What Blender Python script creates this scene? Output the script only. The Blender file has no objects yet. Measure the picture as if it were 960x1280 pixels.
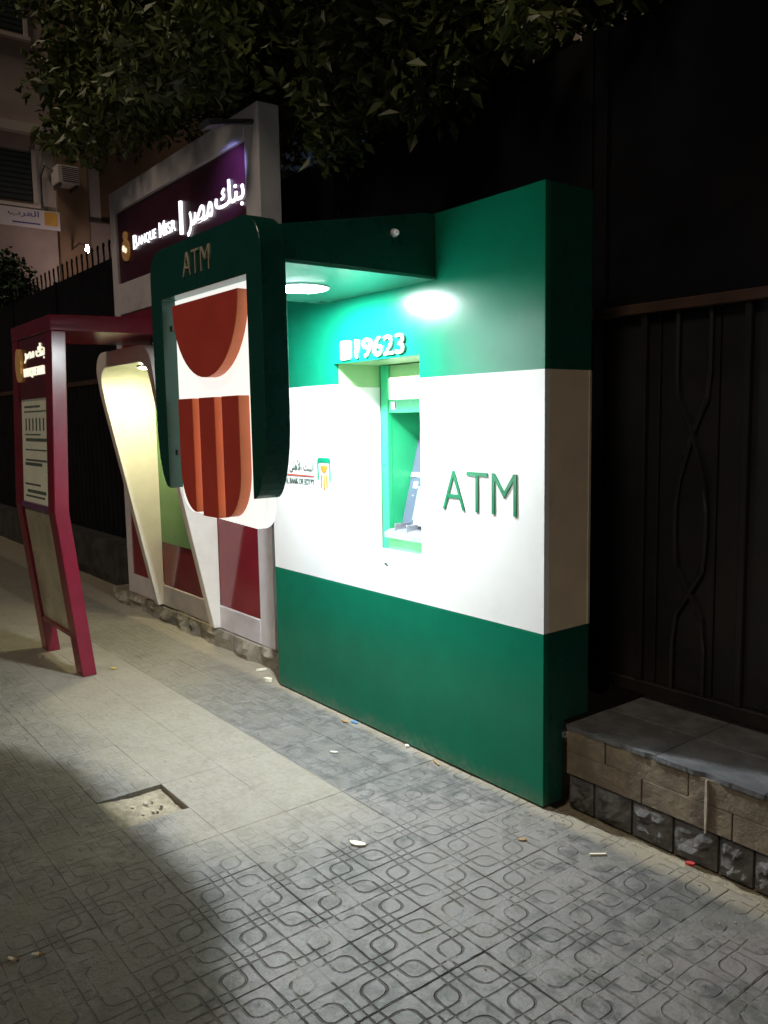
import bpy, bmesh, math, random
from mathutils import Vector, Matrix, noise
R_ = math.radians
random.seed(7)
S = bpy.context.scene
C = S.collection

# ------------------------------------------------------------------ camera, world, sun, exposure
cd = bpy.data.cameras.new('camera'); cam = bpy.data.objects.new('camera', cd); C.objects.link(cam)
YAW, PITCH, ROLL = 0.912580, -0.112721, -0.017463
Fv = Vector((-math.sin(YAW)*math.cos(PITCH), math.cos(YAW)*math.cos(PITCH), math.sin(PITCH)))
Rv = Fv.cross(Vector((0, 0, 1))).normalized(); Uv = Rv.cross(Fv)
R2 = Rv*math.cos(ROLL) + Uv*math.sin(ROLL); U2 = -Rv*math.sin(ROLL) + Uv*math.cos(ROLL)
M = Matrix((R2, U2, -Fv)).transposed().to_4x4(); M.translation = Vector((2.16823, -2.47163, 1.6))
cam.matrix_world = M
cd.sensor_fit = 'VERTICAL'; cd.sensor_height = 24; cd.sensor_width = 18; cd.lens = 1034.62/1280*24
cd.clip_start = 0.05; cd.clip_end = 400
S.camera = cam

SUN_FROM = Vector((0.17, -0.58, 0.66)).normalized()      # the glow of the street at night
w = bpy.data.worlds.new('World'); S.world = w; w.use_nodes = True
nt = w.node_tree
sky = nt.nodes.new('ShaderNodeTexSky'); sky.sky_type = 'NISHITA'; sky.sun_disc = False
sky.sun_elevation = math.asin(SUN_FROM.z); sky.sun_rotation = math.atan2(SUN_FROM.x, SUN_FROM.y)
bg = nt.nodes['Background']; bg.inputs['Strength'].default_value = 0.0035
nt.links.new(sky.outputs[0], bg.inputs['Color'])
sd = bpy.data.lights.new('sun', 'SUN'); sd.energy = 0.76; sd.angle = R_(14); sd.color = (1.0, 0.83, 0.62)
so = bpy.data.objects.new('sun', sd); C.objects.link(so)
so.rotation_euler = SUN_FROM.to_track_quat('Z', 'Y').to_euler()
S.view_settings.view_transform = 'Standard'; S.view_settings.look = 'None'
S.view_settings.exposure = 0.0; S.view_settings.gamma = 1.0; S.view_settings.use_curve_mapping = False
S.cycles.use_denoising = True
S.cycles.max_bounces = 8; S.cycles.sample_clamp_indirect = 6.0

# ------------------------------------------------------------------ materials
class X_:
    """tiny wrapper: arithmetic on shader sockets"""
    def __init__(s, nt, v): s.nt = nt; s.v = v
    def op(s, o, *a):
        n = s.nt.nodes.new('ShaderNodeMath'); n.operation = o
        for i, q in enumerate((s,)+a):
            q = q.v if isinstance(q, X_) else q
            if isinstance(q, (int, float)): n.inputs[i].default_value = q
            else: s.nt.links.new(q, n.inputs[i])
        return X_(s.nt, n.outputs[0])
    def __add__(s, o): return s.op('ADD', o)
    def __sub__(s, o): return s.op('SUBTRACT', o)
    def __mul__(s, o): return s.op('MULTIPLY', o)
    def inv(s): return X_(s.nt, 1.0).op('SUBTRACT', s)
    def abs(s): return s.op('ABSOLUTE')
    def max(s, o): return s.op('MAXIMUM', o)
    def min(s, o): return s.op('MINIMUM', o)
    def lt(s, o): return s.op('LESS_THAN', o)
    def gt(s, o): return s.op('GREATER_THAN', o)
    def step(s, a, b):
        n = s.nt.nodes.new('ShaderNodeMapRange'); n.interpolation_type = 'SMOOTHSTEP'
        s.nt.links.new(s.v, n.inputs[0]); n.inputs[1].default_value = a; n.inputs[2].default_value = b
        return X_(s.nt, n.outputs[0])
def nnode(nt, vec, scale, detail=4, rough=0.55, col=False):
    n = nt.nodes.new('ShaderNodeTexNoise'); n.inputs['Scale'].default_value = scale
    n.inputs['Detail'].default_value = detail; n.inputs['Roughness'].default_value = rough
    if vec is not None: nt.links.new(vec, n.inputs['Vector'])
    return X_(nt, n.outputs[1 if col else 0])
def mixc(nt, fac, a, b):
    n = nt.nodes.new('ShaderNodeMix'); n.data_type = 'RGBA'
    if isinstance(fac, X_): nt.links.new(fac.v, n.inputs[0])
    else: n.inputs[0].default_value = fac
    for i, q in ((6, a), (7, b)):
        if isinstance(q, tuple): n.inputs[i].default_value = (*q, 1)
        else: nt.links.new(q, n.inputs[i])
    return n.outputs[2]
def newmat(name):
    m = bpy.data.materials.new(name); m.use_nodes = True
    return m, m.node_tree, m.node_tree.nodes['Principled BSDF']
def geo(nt): return nt.nodes.new('ShaderNodeNewGeometry').outputs['Position']
def bump(nt, p, h, strength, dist):
    b = nt.nodes.new('ShaderNodeBump'); b.inputs['Strength'].default_value = strength; b.inputs['Distance'].default_value = dist
    nt.links.new(h.v, b.inputs['Height']); nt.links.new(b.outputs[0], p.inputs['Normal'])
def mat(name, col, rough=0.5, metal=0.0, var=0.12, scale=6.0, bs=0.0, bscale=60.0, dirt=None, dirt_amt=0.0, rvar=0.1, emit=None, es=0.0, spec=None):
    m, nt, p = newmat(name); g = geo(nt)
    n = nnode(nt, g, scale, 5)
    lo = tuple(c*(1-var) for c in col); hi = tuple(min(1, c*(1+var)) for c in col)
    c = mixc(nt, n.step(0.3, 0.7), lo, hi)
    if dirt:
        d = nnode(nt, g, scale*0.45, 8, 0.68)
        c = mixc(nt, d.step(0.5, 0.78)*dirt_amt, c, dirt)
    nt.links.new(c, p.inputs['Base Color'])
    r = nnode(nt, g, scale*2.3, 4)*(2*rvar) + (rough-rvar)
    nt.links.new(r.v, p.inputs['Roughness'])
    p.inputs['Metallic'].default_value = metal
    if spec is not None: p.inputs['Specular IOR Level'].default_value = spec
    if bs: bump(nt, p, nnode(nt, g, bscale, 6, 0.6), bs, 0.01)
    if emit: p.inputs['Emission Color'].default_value = (*emit, 1); p.inputs['Emission Strength'].default_value = es
    return m
GREEN = (0.0025, 0.128, 0.071)
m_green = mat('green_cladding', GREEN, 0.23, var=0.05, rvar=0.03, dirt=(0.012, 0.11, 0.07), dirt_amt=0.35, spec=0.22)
def splash(m, col, top, amt):
    nt = m.node_tree; p = nt.nodes['Principled BSDF']; g = geo(nt)
    sx = nt.nodes.new('ShaderNodeSeparateXYZ'); nt.links.new(g, sx.inputs[0]); z = X_(nt, sx.outputs[2])
    f = (z + (nnode(nt, g, 7.0, 6, .7)-0.5)*top*1.6).step(top, 0.0)*(nnode(nt, g, 30.0, 5, .7).step(.35, .7)*.8+.2)*amt
    spots = nnode(nt, g, 55.0, 2).step(.74, .80)*z.step(top*4, 0.0)*amt
    old = p.inputs['Base Color'].links[0].from_socket
    nt.links.new(mixc(nt, f.max(spots), old, col), p.inputs['Base Color'])
splash(m_green, (0.16, 0.15, 0.11), 0.10, 0.55)
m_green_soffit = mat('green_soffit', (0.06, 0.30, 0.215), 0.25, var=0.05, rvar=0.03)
m_beige = mat('beige_return', (0.74, 0.60, 0.43), 0.5, var=0.06, dirt=(0.45, 0.35, 0.25), dirt_amt=0.5)
m_white = mat('white_cladding', (0.80, 0.80, 0.80), 0.22, var=0.02, rvar=0.03, dirt=(0.62, 0.60, 0.56), dirt_amt=0.3)
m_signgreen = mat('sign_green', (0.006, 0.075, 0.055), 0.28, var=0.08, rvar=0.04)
m_reveal = mat('reveal_green', (0.20, 0.42, 0.17), 0.4, var=0.08)
m_red = mat('logo_red', (0.74, 0.085, 0.06), 0.42, var=0.06)
m_glow_return = mat('logo_return_painted_glow', (0.80, 0.20, 0.07), 0.45, var=0.06)  # logo red shifted to orange: panel glow painted on the side faces
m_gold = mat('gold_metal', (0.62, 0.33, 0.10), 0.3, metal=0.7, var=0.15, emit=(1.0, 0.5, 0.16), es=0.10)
m_taupe = mat('pale_lettering', (0.55, 0.47, 0.36), 0.5)
m_grey = mat('grey_aluminium', (0.60, 0.56, 0.59), 0.40, metal=0.0, var=0.06, rvar=0.05, dirt=(0.22, 0.20, 0.19), dirt_amt=0.5)
m_maroon = mat('maroon_gloss', (0.115, 0.010, 0.020), 0.16, var=0.1, rvar=0.04)
m_maroon_sign = mat('maroon_sign', (0.055, 0.008, 0.020), 0.40, var=0.1, rvar=0.04)
m_redpanel = mat('red_gloss_panel', (0.19, 0.012, 0.022), 0.10, var=0.08, rvar=0.03)
m_totem = mat('maroon_painted_metal', (0.17, 0.009, 0.026), 0.24, var=0.1, rvar=0.05, dirt=(0.16, 0.02, 0.04), dirt_amt=0.5)
m_cream = mat('cream_shell', (0.74, 0.70, 0.64), 0.38, var=0.04, dirt=(0.5, 0.46, 0.4), dirt_amt=0.35)
m_bmgreen = mat('machine_green', (0.13, 0.30, 0.10), 0.35, var=0.08)
m_atmgreen = mat('machine_fascia_green', (0.02, 0.36, 0.15), 0.32, var=0.06)
m_navy = mat('machine_navy', (0.085, 0.105, 0.155), 0.35, var=0.08)
m_steel = mat('machine_steel', (0.42, 0.42, 0.46), 0.32, metal=0.6, var=0.1)
m_dkgrey = mat('dark_plastic', (0.04, 0.04, 0.045), 0.4)
m_ltgrey = mat('light_plastic', (0.62, 0.64, 0.68), 0.4)
m_screen = mat('machine_screen', (0.10, 0.12, 0.14), 0.1, emit=(0.5, 0.62, 0.75), es=0.5)
m_lightbox = mat('lightbox_acrylic', (0.8, 0.8, 0.78), 0.3, var=0.02, emit=(0.98, 1.0, 0.94), es=0.92)
m_topper = mat('topper_lightbox', (0.8, 0.8, 0.75), 0.3, var=0.02, emit=(1.0, 0.97, 0.85), es=2.2)
m_letter = mat('lit_letters', (0.8, 0.8, 0.8), 0.4, emit=(0.93, 0.95, 1.0), es=1.9)
m_letter2 = mat('lit_letters_warm', (0.8, 0.8, 0.7), 0.4, emit=(1.0, 0.95, 0.72), es=0.95)
m_numwhite = mat('white_raised_letters', (0.85, 0.86, 0.85), 0.35, var=0.02, emit=(1, 1, 1), es=0.12)
m_txtgreen = mat('green_lettering', (0.004, 0.16, 0.07), 0.35)
m_orange = mat('orange_print', (0.75, 0.22, 0.03), 0.4)
m_redline = mat('red_print', (0.55, 0.05, 0.03), 0.4)
m_txtdark = mat('dark_print', (0.05, 0.09, 0.08), 0.4)
m_lamp, _nt, _p = newmat('lamp_lens'); _p.inputs['Emission Color'].default_value = (0.91, 0.98, 1.0, 1); _p.inputs['Emission Strength'].default_value = 150
m_led, _nt, _p = newmat('lamp_led'); _p.inputs['Emission Color'].default_value = (0.91, 0.98, 1.0, 1); _p.inputs['Emission Strength'].default_value = 3200
m_lampw, _nt, _p = newmat('lamp_lens_warm'); _p.inputs['Emission Color'].default_value = (1.0, 0.90, 0.55, 1); _p.inputs['Emission Strength'].default_value = 270
m_fence = mat('black_painted_steel', (0.0065, 0.0065, 0.009), 0.6, var=0.3, scale=3, dirt=(0.016, 0.010, 0.008), dirt_amt=0.6, spec=0.12)
m_gate = mat('dark_brown_gate_steel', (0.010, 0.0092, 0.0098), 0.5, var=0.35, scale=4, dirt=(0.026, 0.014, 0.010), dirt_amt=0.7)
m_rail = mat('rusty_rail', (0.05, 0.022, 0.013), 0.6, var=0.3)
m_block = mat('ledge_block', (0.175, 0.138, 0.095), 0.8, var=0.3, scale=12, bs=0.7, bscale=45, dirt=(0.06, 0.05, 0.042), dirt_amt=1.0)
m_stone = mat('rough_stone', (0.095, 0.09, 0.088), 0.85, var=0.4, scale=14, bs=0.9, bscale=30, dirt=(0.15, 0.12, 0.09), dirt_amt=0.35)
m_darkstone = mat('dark_stone', (0.03, 0.027, 0.026), 0.9, var=0.4, scale=6, bs=0.8, bscale=25)
m_slab = mat('ledge_slab', (0.105, 0.108, 0.115), 0.6, var=0.3, scale=10, bs=0.5, bscale=40, dirt=(0.04, 0.038, 0.036), dirt_amt=0.8)
m_mortar = mat('mortar', (0.42, 0.38, 0.31), 0.9, bs=0.6)
m_kerb = mat('plinth_concrete', (0.24, 0.215, 0.17), 0.85, var=0.3, scale=10, bs=1.0, bscale=25, dirt=(0.07, 0.065, 0.055), dirt_amt=0.9)
m_sand = mat('sand_fill', (0.30, 0.262, 0.19), 0.95, var=0.25, scale=30, bs=1.0, bscale=120)
m_asphalt = mat('asphalt', (0.05, 0.05, 0.05), 0.9, var=0.2, scale=2, bs=0.5)
m_bark = mat('bark', (0.07, 0.05, 0.035), 0.9, var=0.3, scale=12, bs=1.0, bscale=20)
m_leaf = mat('leaf_green', (0.095, 0.118, 0.030), 0.45, var=0.45, scale=1.6)
m_leaf2 = mat('leaf_green_dark', (0.028, 0.055, 0.018), 0.45, var=0.4, scale=2.0)
m_build = mat('plaster_pinkish', (0.40, 0.32, 0.285), 0.9, var=0.16, scale=0.8, dirt=(0.22, 0.16, 0.13), dirt_amt=0.7)
m_build2 = mat('plaster_brown', (0.21, 0.135, 0.085), 0.9, var=0.2, scale=0.8, dirt=(0.10, 0.07, 0.05), dirt_amt=0.7)
m_build3 = mat('plaster_pale', (0.56, 0.50, 0.45), 0.9, var=0.1, scale=0.8, dirt=(0.34, 0.28, 0.24), dirt_amt=0.6)
m_shutter = mat('dark_shutter', (0.025, 0.035, 0.032), 0.6)
m_banner = mat('banner_vinyl', (0.62, 0.58, 0.60), 0.6, var=0.05, scale=2)
m_bannerY = mat('banner_yellow', (0.60, 0.34, 0.06), 0.6)
m_blue = mat('banner_blue', (0.06, 0.06, 0.24), 0.6)
m_ac = mat('aircon_enamel', (0.55, 0.50, 0.48), 0.5, var=0.06, scale=3)
m_poster = mat('poster_paper', (0.55, 0.52, 0.40), 0.25, var=0.08, scale=4, emit=(1.0, 0.95, 0.68), es=0.05)
m_posterink = mat('poster_ink', (0.10, 0.13, 0.11), 0.4)
m_lowpanel = mat('scratched_acrylic', (0.36, 0.33, 0.23), 0.3, var=0.25, scale=3.5, rvar=0.12, dirt=(0.16, 0.14, 0.09), dirt_amt=0.6)
m_scrap = mat('paper_scrap', (0.70, 0.66, 0.54), 0.8, var=0.1, scale=40)
m_scrapb = mat('brown_scrap', (0.32, 0.20, 0.09), 0.8, var=0.2, scale=40)
m_scrapblue = mat('blue_scrap', (0.12, 0.28, 0.5), 0.6)
m_scrapred = mat('red_scrap', (0.5, 0.05, 0.05), 0.6)

TP = 0.29; TX0 = 0.2075; TY0 = -1.115
def pavement_material():
    m, nt, p = newmat('patterned_paving'); g = geo(nt)
    sx = nt.nodes.new('ShaderNodeSeparateXYZ'); nt.links.new(g, sx.inputs[0])
    x = X_(nt, sx.outputs[0]); y = X_(nt, sx.outputs[1])
    wob = nnode(nt, g, 9.0, 3); wob2 = nnode(nt, g, 4.3, 2); wx = x + (wob-0.5)*0.016; wy = y + (wob2-0.5)*0.018
    # folded cell coordinates: 0 at the cluster of small squares, 1 half a tile away
    fold = lambda v, o: (((v-o)*(1/TP)+200.5).op('FRACT')-0.5).abs()*2.0
    a = fold(wx, 0.4975); b = fold(wy, -0.97)
    px = a-0.5; py = b-0.5
    anti = (px*py).lt(0.0)                        # rounded corners lie on the anti-diagonal
    r = anti*0.225 + 0.015
    q1 = px.abs() - (r*-1.0+0.25); q2 = py.abs() - (r*-1.0+0.25)
    d = q1.max(q2).min(0.0) + (q1.max(0.0).op('POWER', 2.0)+q2.max(0.0).op('POWER', 2.0)).op('SQRT') - r
    gl = d.abs().step(0.036, 0.012)
    def ln(u, c): return (u-c).abs().step(0.030, 0.010)
    near = lambda u, lim: u.lt(lim)
    lines = (ln(a, 0.25)*near(b, 0.27)).max(ln(b, 0.25)*near(a, 0.27))
    lines = lines.max((ln(a, 0.75)*b.gt(0.73)).max(ln(b, 0.75)*a.gt(0.73)))
    lines = lines.max(ln(a, 0.0)).max(ln(b, 0.0)).max(ln(a, 1.0)).max(ln(b, 1.0))
    groove = gl.max(lines)
    # worn and cement-smeared zones hide the grooves
    n1 = nnode(nt, g, 1.7, 5, 0.6); n2 = nnode(nt, g, 7.0, 6, 0.65); n3 = nnode(nt, g, 38.0, 6, 0.7); n4 = nnode(nt, g, 0.7, 3)
    edge = (n2-0.5)*0.05
    patch = (y+edge).step(-0.528, -0.543)*(y+(n1-0.5)*0.5).step(-1.34, -1.10)*(x+(n1-0.5)*0.5).step(-0.15, -0.75)
    n5 = nnode(nt, g, 3.4, 6, 0.62); n6 = nnode(nt, g, 14.0, 6, 0.7); n7 = nnode(nt, g, 90.0, 4, 0.7)
    worn = (x*-1.0 + (n1-0.5)*1.8).step(-0.05, 0.75)
    keep = ((n5+(n6-0.5)*0.55).step(0.60, 0.48)*0.88+0.12) * (worn*-0.40+1.0) * (patch*-0.68+1.0)
    dx = x-0.36; dy = (y+1.02)*1.3
    zone = ((dx*dx+dy*dy).op('SQRT')+(n5-0.5)*0.9).step(0.95, 0.30)*0.58+0.42
    gv = groove*keep*(n6.step(0.30, 0.48)*0.6+0.4)*zone
    c = mixc(nt, n6.step(0.32, 0.68), (0.086, 0.086, 0.085), (0.172, 0.168, 0.160))
    c = mixc(nt, n5.step(0.46, 0.64)*0.75, c, (0.145, 0.138, 0.12))
    c = mixc(nt, (n4+(n6-0.5)*0.5).step(0.50, 0.60)*0.55, c, (0.25, 0.222, 0.208))
    c = mixc(nt, (n2+(n6-0.5)*0.5).step(0.58, 0.72)*0.55, c, (0.095, 0.093, 0.088))
    c = mixc(nt, n3.step(0.50, 0.70)*0.55, c, (0.10, 0.095, 0.087))
    c = mixc(nt, n7.step(0.60, 0.75)*0.5, c, (0.40, 0.37, 0.32))
    sandy = ((x*-1.0).step(1.2, 3.2))*0.55
    c = mixc(nt, sandy, c, mixc(nt, (n6*.5+n3*.5).step(.35, .65), (0.215, 0.190, 0.130), (0.315, 0.285, 0.205)))
    c = mixc(nt, patch*(n6*0.25+0.65), c, mixc(nt, (n2*.5+n3*.5).step(.25, .75), (0.20, 0.180, 0.140), (0.315, 0.285, 0.23)))
    st = (nnode(nt, g, 2.1, 7, 0.66)+(n6-0.5)*0.25).step(0.56, 0.66)*(patch*-0.8+1.0)
    c = mixc(nt, st*0.5, c, (0.085, 0.08, 0.07))
    by = (y+edge).step(-0.07, 0.0)*0.6                 # sand blown against the foot of the kiosk
    c = mixc(nt, by, c, (0.36, 0.31, 0.22))
    haze = (n6+(n3-0.5)*0.6).step(0.46, 0.62)*zone*0.55*(gv*-1.0+1.0)
    c = mixc(nt, haze, c, (0.225, 0.228, 0.232))
    c = mixc(nt, gv*0.52, c, (0.055, 0.049, 0.039))
    nt.links.new(c, p.inputs['Base Color'])
    rr = n6*0.45 + 0.26 + gv*0.3 + patch*0.2
    nt.links.new(rr.v, p.inputs['Roughness'])
    p.inputs['Specular IOR Level'].default_value = 0.4
    h = gv*-1.2 + n3*0.35 + n6*0.8 + n7*0.12
    bump(nt, p, h, 1.0, 0.009)
    return m
m_pave = pavement_material()

# ------------------------------------------------------------------ mesh helpers
class MB:
    def __init__(s): s.v = []; s.f = []
    def quad(s, *p):
        i = len(s.v); s.v += [tuple(q) for q in p]; s.f.append(tuple(range(i, i+len(p)))); return s
    def box(s, x0, x1, y0, y1, z0, z1):
        i = len(s.v)
        s.v += [(x, y, z) for x in (x0, x1) for y in (y0, y1) for z in (z0, z1)]
        s.f += [tuple(i+k for k in q) for q in ((0, 1, 3, 2), (4, 6, 7, 5), (0, 4, 5, 1), (2, 3, 7, 6), (0, 2, 6, 4), (1, 5, 7, 3))]
        return s
    def prism(s, pts, axis, a, b):
        """pts: polygon in the two other axes (in x,y,z order), extruded along axis from a to b"""
        def P(u, v, t): return {0: (t, u, v), 1: (u, t, v), 2: (u, v, t)}[axis]
        i = len(s.v); n = len(pts)
        s.v += [P(*q, a) for q in pts] + [P(*q, b) for q in pts]
        s.f.append(tuple(range(i, i+n))); s.f.append(tuple(range(i+2*n-1, i+n-1, -1)))
        s.f += [(i+k, i+n+k, i+n+(k+1) % n, i+(k+1) % n) for k in range(n)]
        return s
    def tube(s, pts, rad, n=6):
        i = len(s.v); pts = [Vector(p) for p in pts]
        for k, p in enumerate(pts):
            t = (pts[min(k+1, len(pts)-1)]-pts[max(k-1, 0)]).normalized()
            u = t.cross(Vector((0, 0, 1)));
            if u.length < 0.05: u = t.cross(Vector((0, 1, 0)))
            u.normalize(); v = t.cross(u)
            rr = rad[k] if isinstance(rad, (list, tuple)) else rad
            s.v += [tuple(p+(u*math.cos(j*2*math.pi/n)+v*math.sin(j*2*math.pi/n))*rr) for j in range(n)]
        for k in range(len(pts)-1):
            for j in range(n):
                s.f.append((i+k*n+j, i+k*n+(j+1) % n, i+(k+1)*n+(j+1) % n, i+(k+1)*n+j))
        s.f.append(tuple(i+j for j in range(n))[::-1]); s.f.append(tuple(i+(len(pts)-1)*n+j for j in range(n)))
        return s
    def mesh(s, name, bevel=0.0, seg=2):
        me = bpy.data.meshes.new(name); bm = bmesh.new()
        vs = [bm.verts.new(v) for v in s.v]
        for f in s.f:
            try: bm.faces.new([vs[k] for k in f])
            except ValueError: pass
        bmesh.ops.recalc_face_normals(bm, faces=bm.faces)
        if bevel:
            ed = [e for e in bm.edges if len(e.link_faces) == 2 and e.calc_face_angle(0) > 0.6]
            bmesh.ops.bevel(bm, geom=ed, offset=bevel, segments=seg, affect='EDGES', profile=0.5, clamp_overlap=True)
        bm.to_mesh(me); bm.free()
        return me
def tag(o, label=None, cat=None, group=None, kind=None):
    if label: o['label'] = label
    if cat: o['category'] = cat
    if group: o['group'] = group
    if kind: o['kind'] = kind
    return o
def link(name, me, m, parent=None, loc=None):
    o = bpy.data.objects.new(name, me); C.objects.link(o)
    if m is not None and not me.materials: me.materials.append(m)
    if parent is not None:
        o.parent = parent
        if parent.parent is None: o.matrix_parent_inverse = Matrix.Translation(-parent.location)
    if loc is not None: o.location = loc
    return o
def obj(name, mb, m, parent=None, bevel=0.0, seg=2, smooth=False):
    me = mb.mesh(name, bevel, seg)
    if smooth:
        for p in me.polygons: p.use_smooth = True
    return link(name, me, m, parent)
def thing(name, label, cat, loc=(0, 0, 0), group=None):
    o = bpy.data.objects.new(name, None); C.objects.link(o); o.location = loc; o.empty_display_size = 0.2
    return tag(o, label, cat, group)
def copy_tree(o, parent=None):
    c = o.copy(); C.objects.link(c); c.parent = parent
    for ch in o.children: copy_tree(ch, c)
    return c
def arc(cx, cz, r, a0, a1, n, rz=None):
    rz = r if rz is None else rz
    return [(cx+r*math.cos(R_(a0+(a1-a0)*k/n)), cz+rz*math.sin(R_(a0+(a1-a0)*k/n))) for k in range(n+1)]
def disc(cx, cz, r, n=28): return arc(cx, cz, r, 0, 360*(n-1)/n, n-1)
def text(name, body, m, parent, x0, x1, z0, z1, y, depth=0.004, face='-y', bold=0.0):
    """flat or raised lettering fitted into a rectangle; face -y stands in XZ, face +x stands in YZ (x0,x1 are then y)"""
    cu = bpy.data.curves.new(name, 'FONT'); cu.body = body; cu.extrude = 0.1; cu.resolution_u = 3; cu.offset = bold
    t = bpy.data.objects.new(name, cu); C.objects.link(t)
    bpy.context.view_layer.update()
    me = bpy.data.meshes.new_from_object(t.evaluated_get(bpy.context.evaluated_depsgraph_get()))
    bpy.data.objects.remove(t)
    xs = [v.co.x for v in me.vertices]; ys = [v.co.y for v in me.vertices]
    ax, bx, ay, by = min(xs), max(xs), min(ys), max(ys)
    for v in me.vertices:
        u = x0+(v.co.x-ax)/(bx-ax)*(x1-x0); zz = z0+(v.co.y-ay)/(by-ay)*(z1-z0); dd = -v.co.z/0.1*depth/2
        v.co = (u, y+dd, zz) if face == '-y' else (y-dd, u, zz)
    me.name = name; me.materials.clear()
    return link(name, me, m, parent)

# ------------------------------------------------------------------ ground
o = obj('ground', MB().box(-60, 60, -60, 60, -0.5, -0.2), m_asphalt); tag(o, kind='structure')
o = obj('road', MB().box(-60, 60, -12, -3.6, -0.21, -0.14), m_asphalt); tag(o, kind='structure')
pv = obj('pavement', MB().box(-30, 8, -3.45, 0.9, -0.2, -0.034), m_sand); tag(pv, kind='structure')
for k in range(22):
    x0 = -18+k*1.2
    obj('kerb_stone', MB().box(x0+0.005, x0+1.195, -3.6, -3.452, -0.2, 0.0), m_kerb, pv, 0.012, 1)
NX0, NX1 = -26, 4          # tile columns
tile_me = MB().box(0.0003, TP-0.0003, 0.0003, TP-0.0003, -0.034, 0.0).mesh('tile', 0.0008, 1); tile_me.materials.append(m_pave)
for i in range(NX0, NX1):
    for j in range(-5, 5):
        X0 = TX0+i*TP; Y0 = TY0+j*TP
        if i == -5 and j == -1: continue              # the missing tile
        if Y0 > 0.02 and (-2.1 < X0 < -0.2): continue
        if j == 4 and X0 > -2.2: continue
        kf = .18 if X0 < -0.75 else .55
        t = bpy.data.objects.new('tile', tile_me); C.objects.link(t); t.parent = pv
        t.location = (X0, Y0, -0.001+kf*random.gauss(0, 0.0011)); t.rotation_euler = (kf*random.gauss(0, 0.0028), kf*random.gauss(0, 0.0028), kf*random.gauss(0, 0.002))
far = MB().box(-30, TX0+NX0*TP-0.003, -3.44, 0.6, -0.033, -0.002).box(TX0+NX1*TP+0.003, 8, -3.44, 0.12, -0.033, -0.002).box(TX0+NX0*TP, TX0+NX1*TP, -3.44, TY0-5*TP-0.003, -0.033, -0.002)
o = obj('distant_paving', far, m_pave, pv); tag(o, kind='stuff')
# sand where the tile is missing: a small rough sheet
hx0, hy0 = TX0-5*TP, TY0-TP
mb = MB(); N = 22
for i in range(N+1):
    for j in range(N+1):
        u, v = i/N, j/N
        z = -0.026+0.010*noise.noise((u*3, v*3, 1))+0.006*noise.noise((u*11, v*11, 3))+0.020*max(0, 1-v*1.6)+0.006*(u < .5)*u
        mb.v.append((hx0-0.004+u*(TP+.008), hy0-0.004+v*(TP+.008), min(z, -0.003)))
for i in range(N):
    for j in range(N):
        a = i*(N+1)+j; mb.f.append((a, a+N+1, a+N+2, a+1))
o = obj('sand_fill', mb, m_sand, pv, smooth=True); tag(o, kind='stuff')
for k in range(7):
    cx, cy, r = hx0+random.uniform(.08, .22), hy0+random.uniform(.08, .22), random.uniform(.006, .014)
    obj('pebble', MB().prism(arc(cx, cy, r, 0, 300, 5, r*.7), 2, -0.027, -0.012+r*.4), m_mortar, pv, r*.25, 1)

# ------------------------------------------------------------------ rough stones helper
def rough_block(x0, x1, y0, y1, z0, z1, amp, seed, nx=5, nz=4):
    """a block whose street face (low y) is broken stone"""
    mb = MB(); W = nx+1
    for k in range(nz+1):
        for i in range(nx+1):
            u, v = i/nx, k/nz
            edge = min(1, 4*min(u, 1-u))*min(1, 4*min(v, 1-v))
            d = amp*edge*(0.55+1.1*noise.noise((u*2.6+seed*3.1, v*2.6, seed*1.7))+.5*noise.noise((u*7+seed*3.1, v*7, seed*1.7)))
            jx = amp*0.25*noise.noise((u*4, v*4, seed+9)) if 0 < i < nx else 0
            mb.v.append((x0+(x1-x0)*u+jx, y0-d, z0+(z1-z0)*v))
    for k in range(nz):
        for i in range(nx):
            a = k*W+i; mb.f.append((a, a+1, a+W+1, a+W))
    b = len(mb.v); mb.v += [(x0, y1, z0), (x1, y1, z0), (x1, y1, z1), (x0, y1, z1)]
    mb.f.append((b, b+1, b+2, b+3))
    mb.f.append(tuple(range(nx+1))+(b+1, b)); mb.f.append(tuple(nz*W+i for i in range(nx, -1, -1))+(b+3, b+2))
    mb.f.append(tuple(k*W for k in range(nz, -1, -1))+(b, b+3)); mb.f.append(tuple(k*W+nx for k in range(nz+1))+(b+2, b+1))
    return mb

# ------------------------------------------------------------------ ledge on the right
lw = thing('ledge_wall', 'low ledge of beige blocks over dark rough stones in front of the gate', 'wall', (0.9, 0.3, 0))
LX1 = 3.2
obj('core', MB().box(0.02, LX1, 0.185, 0.85, -0.1, 0.318), m_darkstone, lw)
x = 0.02; k = 0
random.seed(21)
while x < LX1:
    wd = random.choice((0.10, 0.13, 0.16, 0.18)); z1 = random.uniform(.112, .128)
    obj('stone', rough_block(x+.005, min(LX1, x+wd)-.005, 0.138, 0.2, -0.02, z1, 0.030, k, 8, 7), m_stone, lw, smooth=False); x += wd; k += 1
for row, (z0, z1) in enumerate(((0.128, 0.2245), (0.2265, 0.318))):
    x = 0.02 - (0.17 if row else 0.0)
    while x < LX1:
        xa, xb = max(x, 0.02), min(x+0.36, LX1)
        if xb-xa > .02:
            obj('block', MB().box(xa+.0008, xb-.0008, 0.122+random.uniform(-.0015, .0015), 0.19, z0, z1), m_block, lw, 0.0015, 1)
        x += 0.364
x = 0.02
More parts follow.
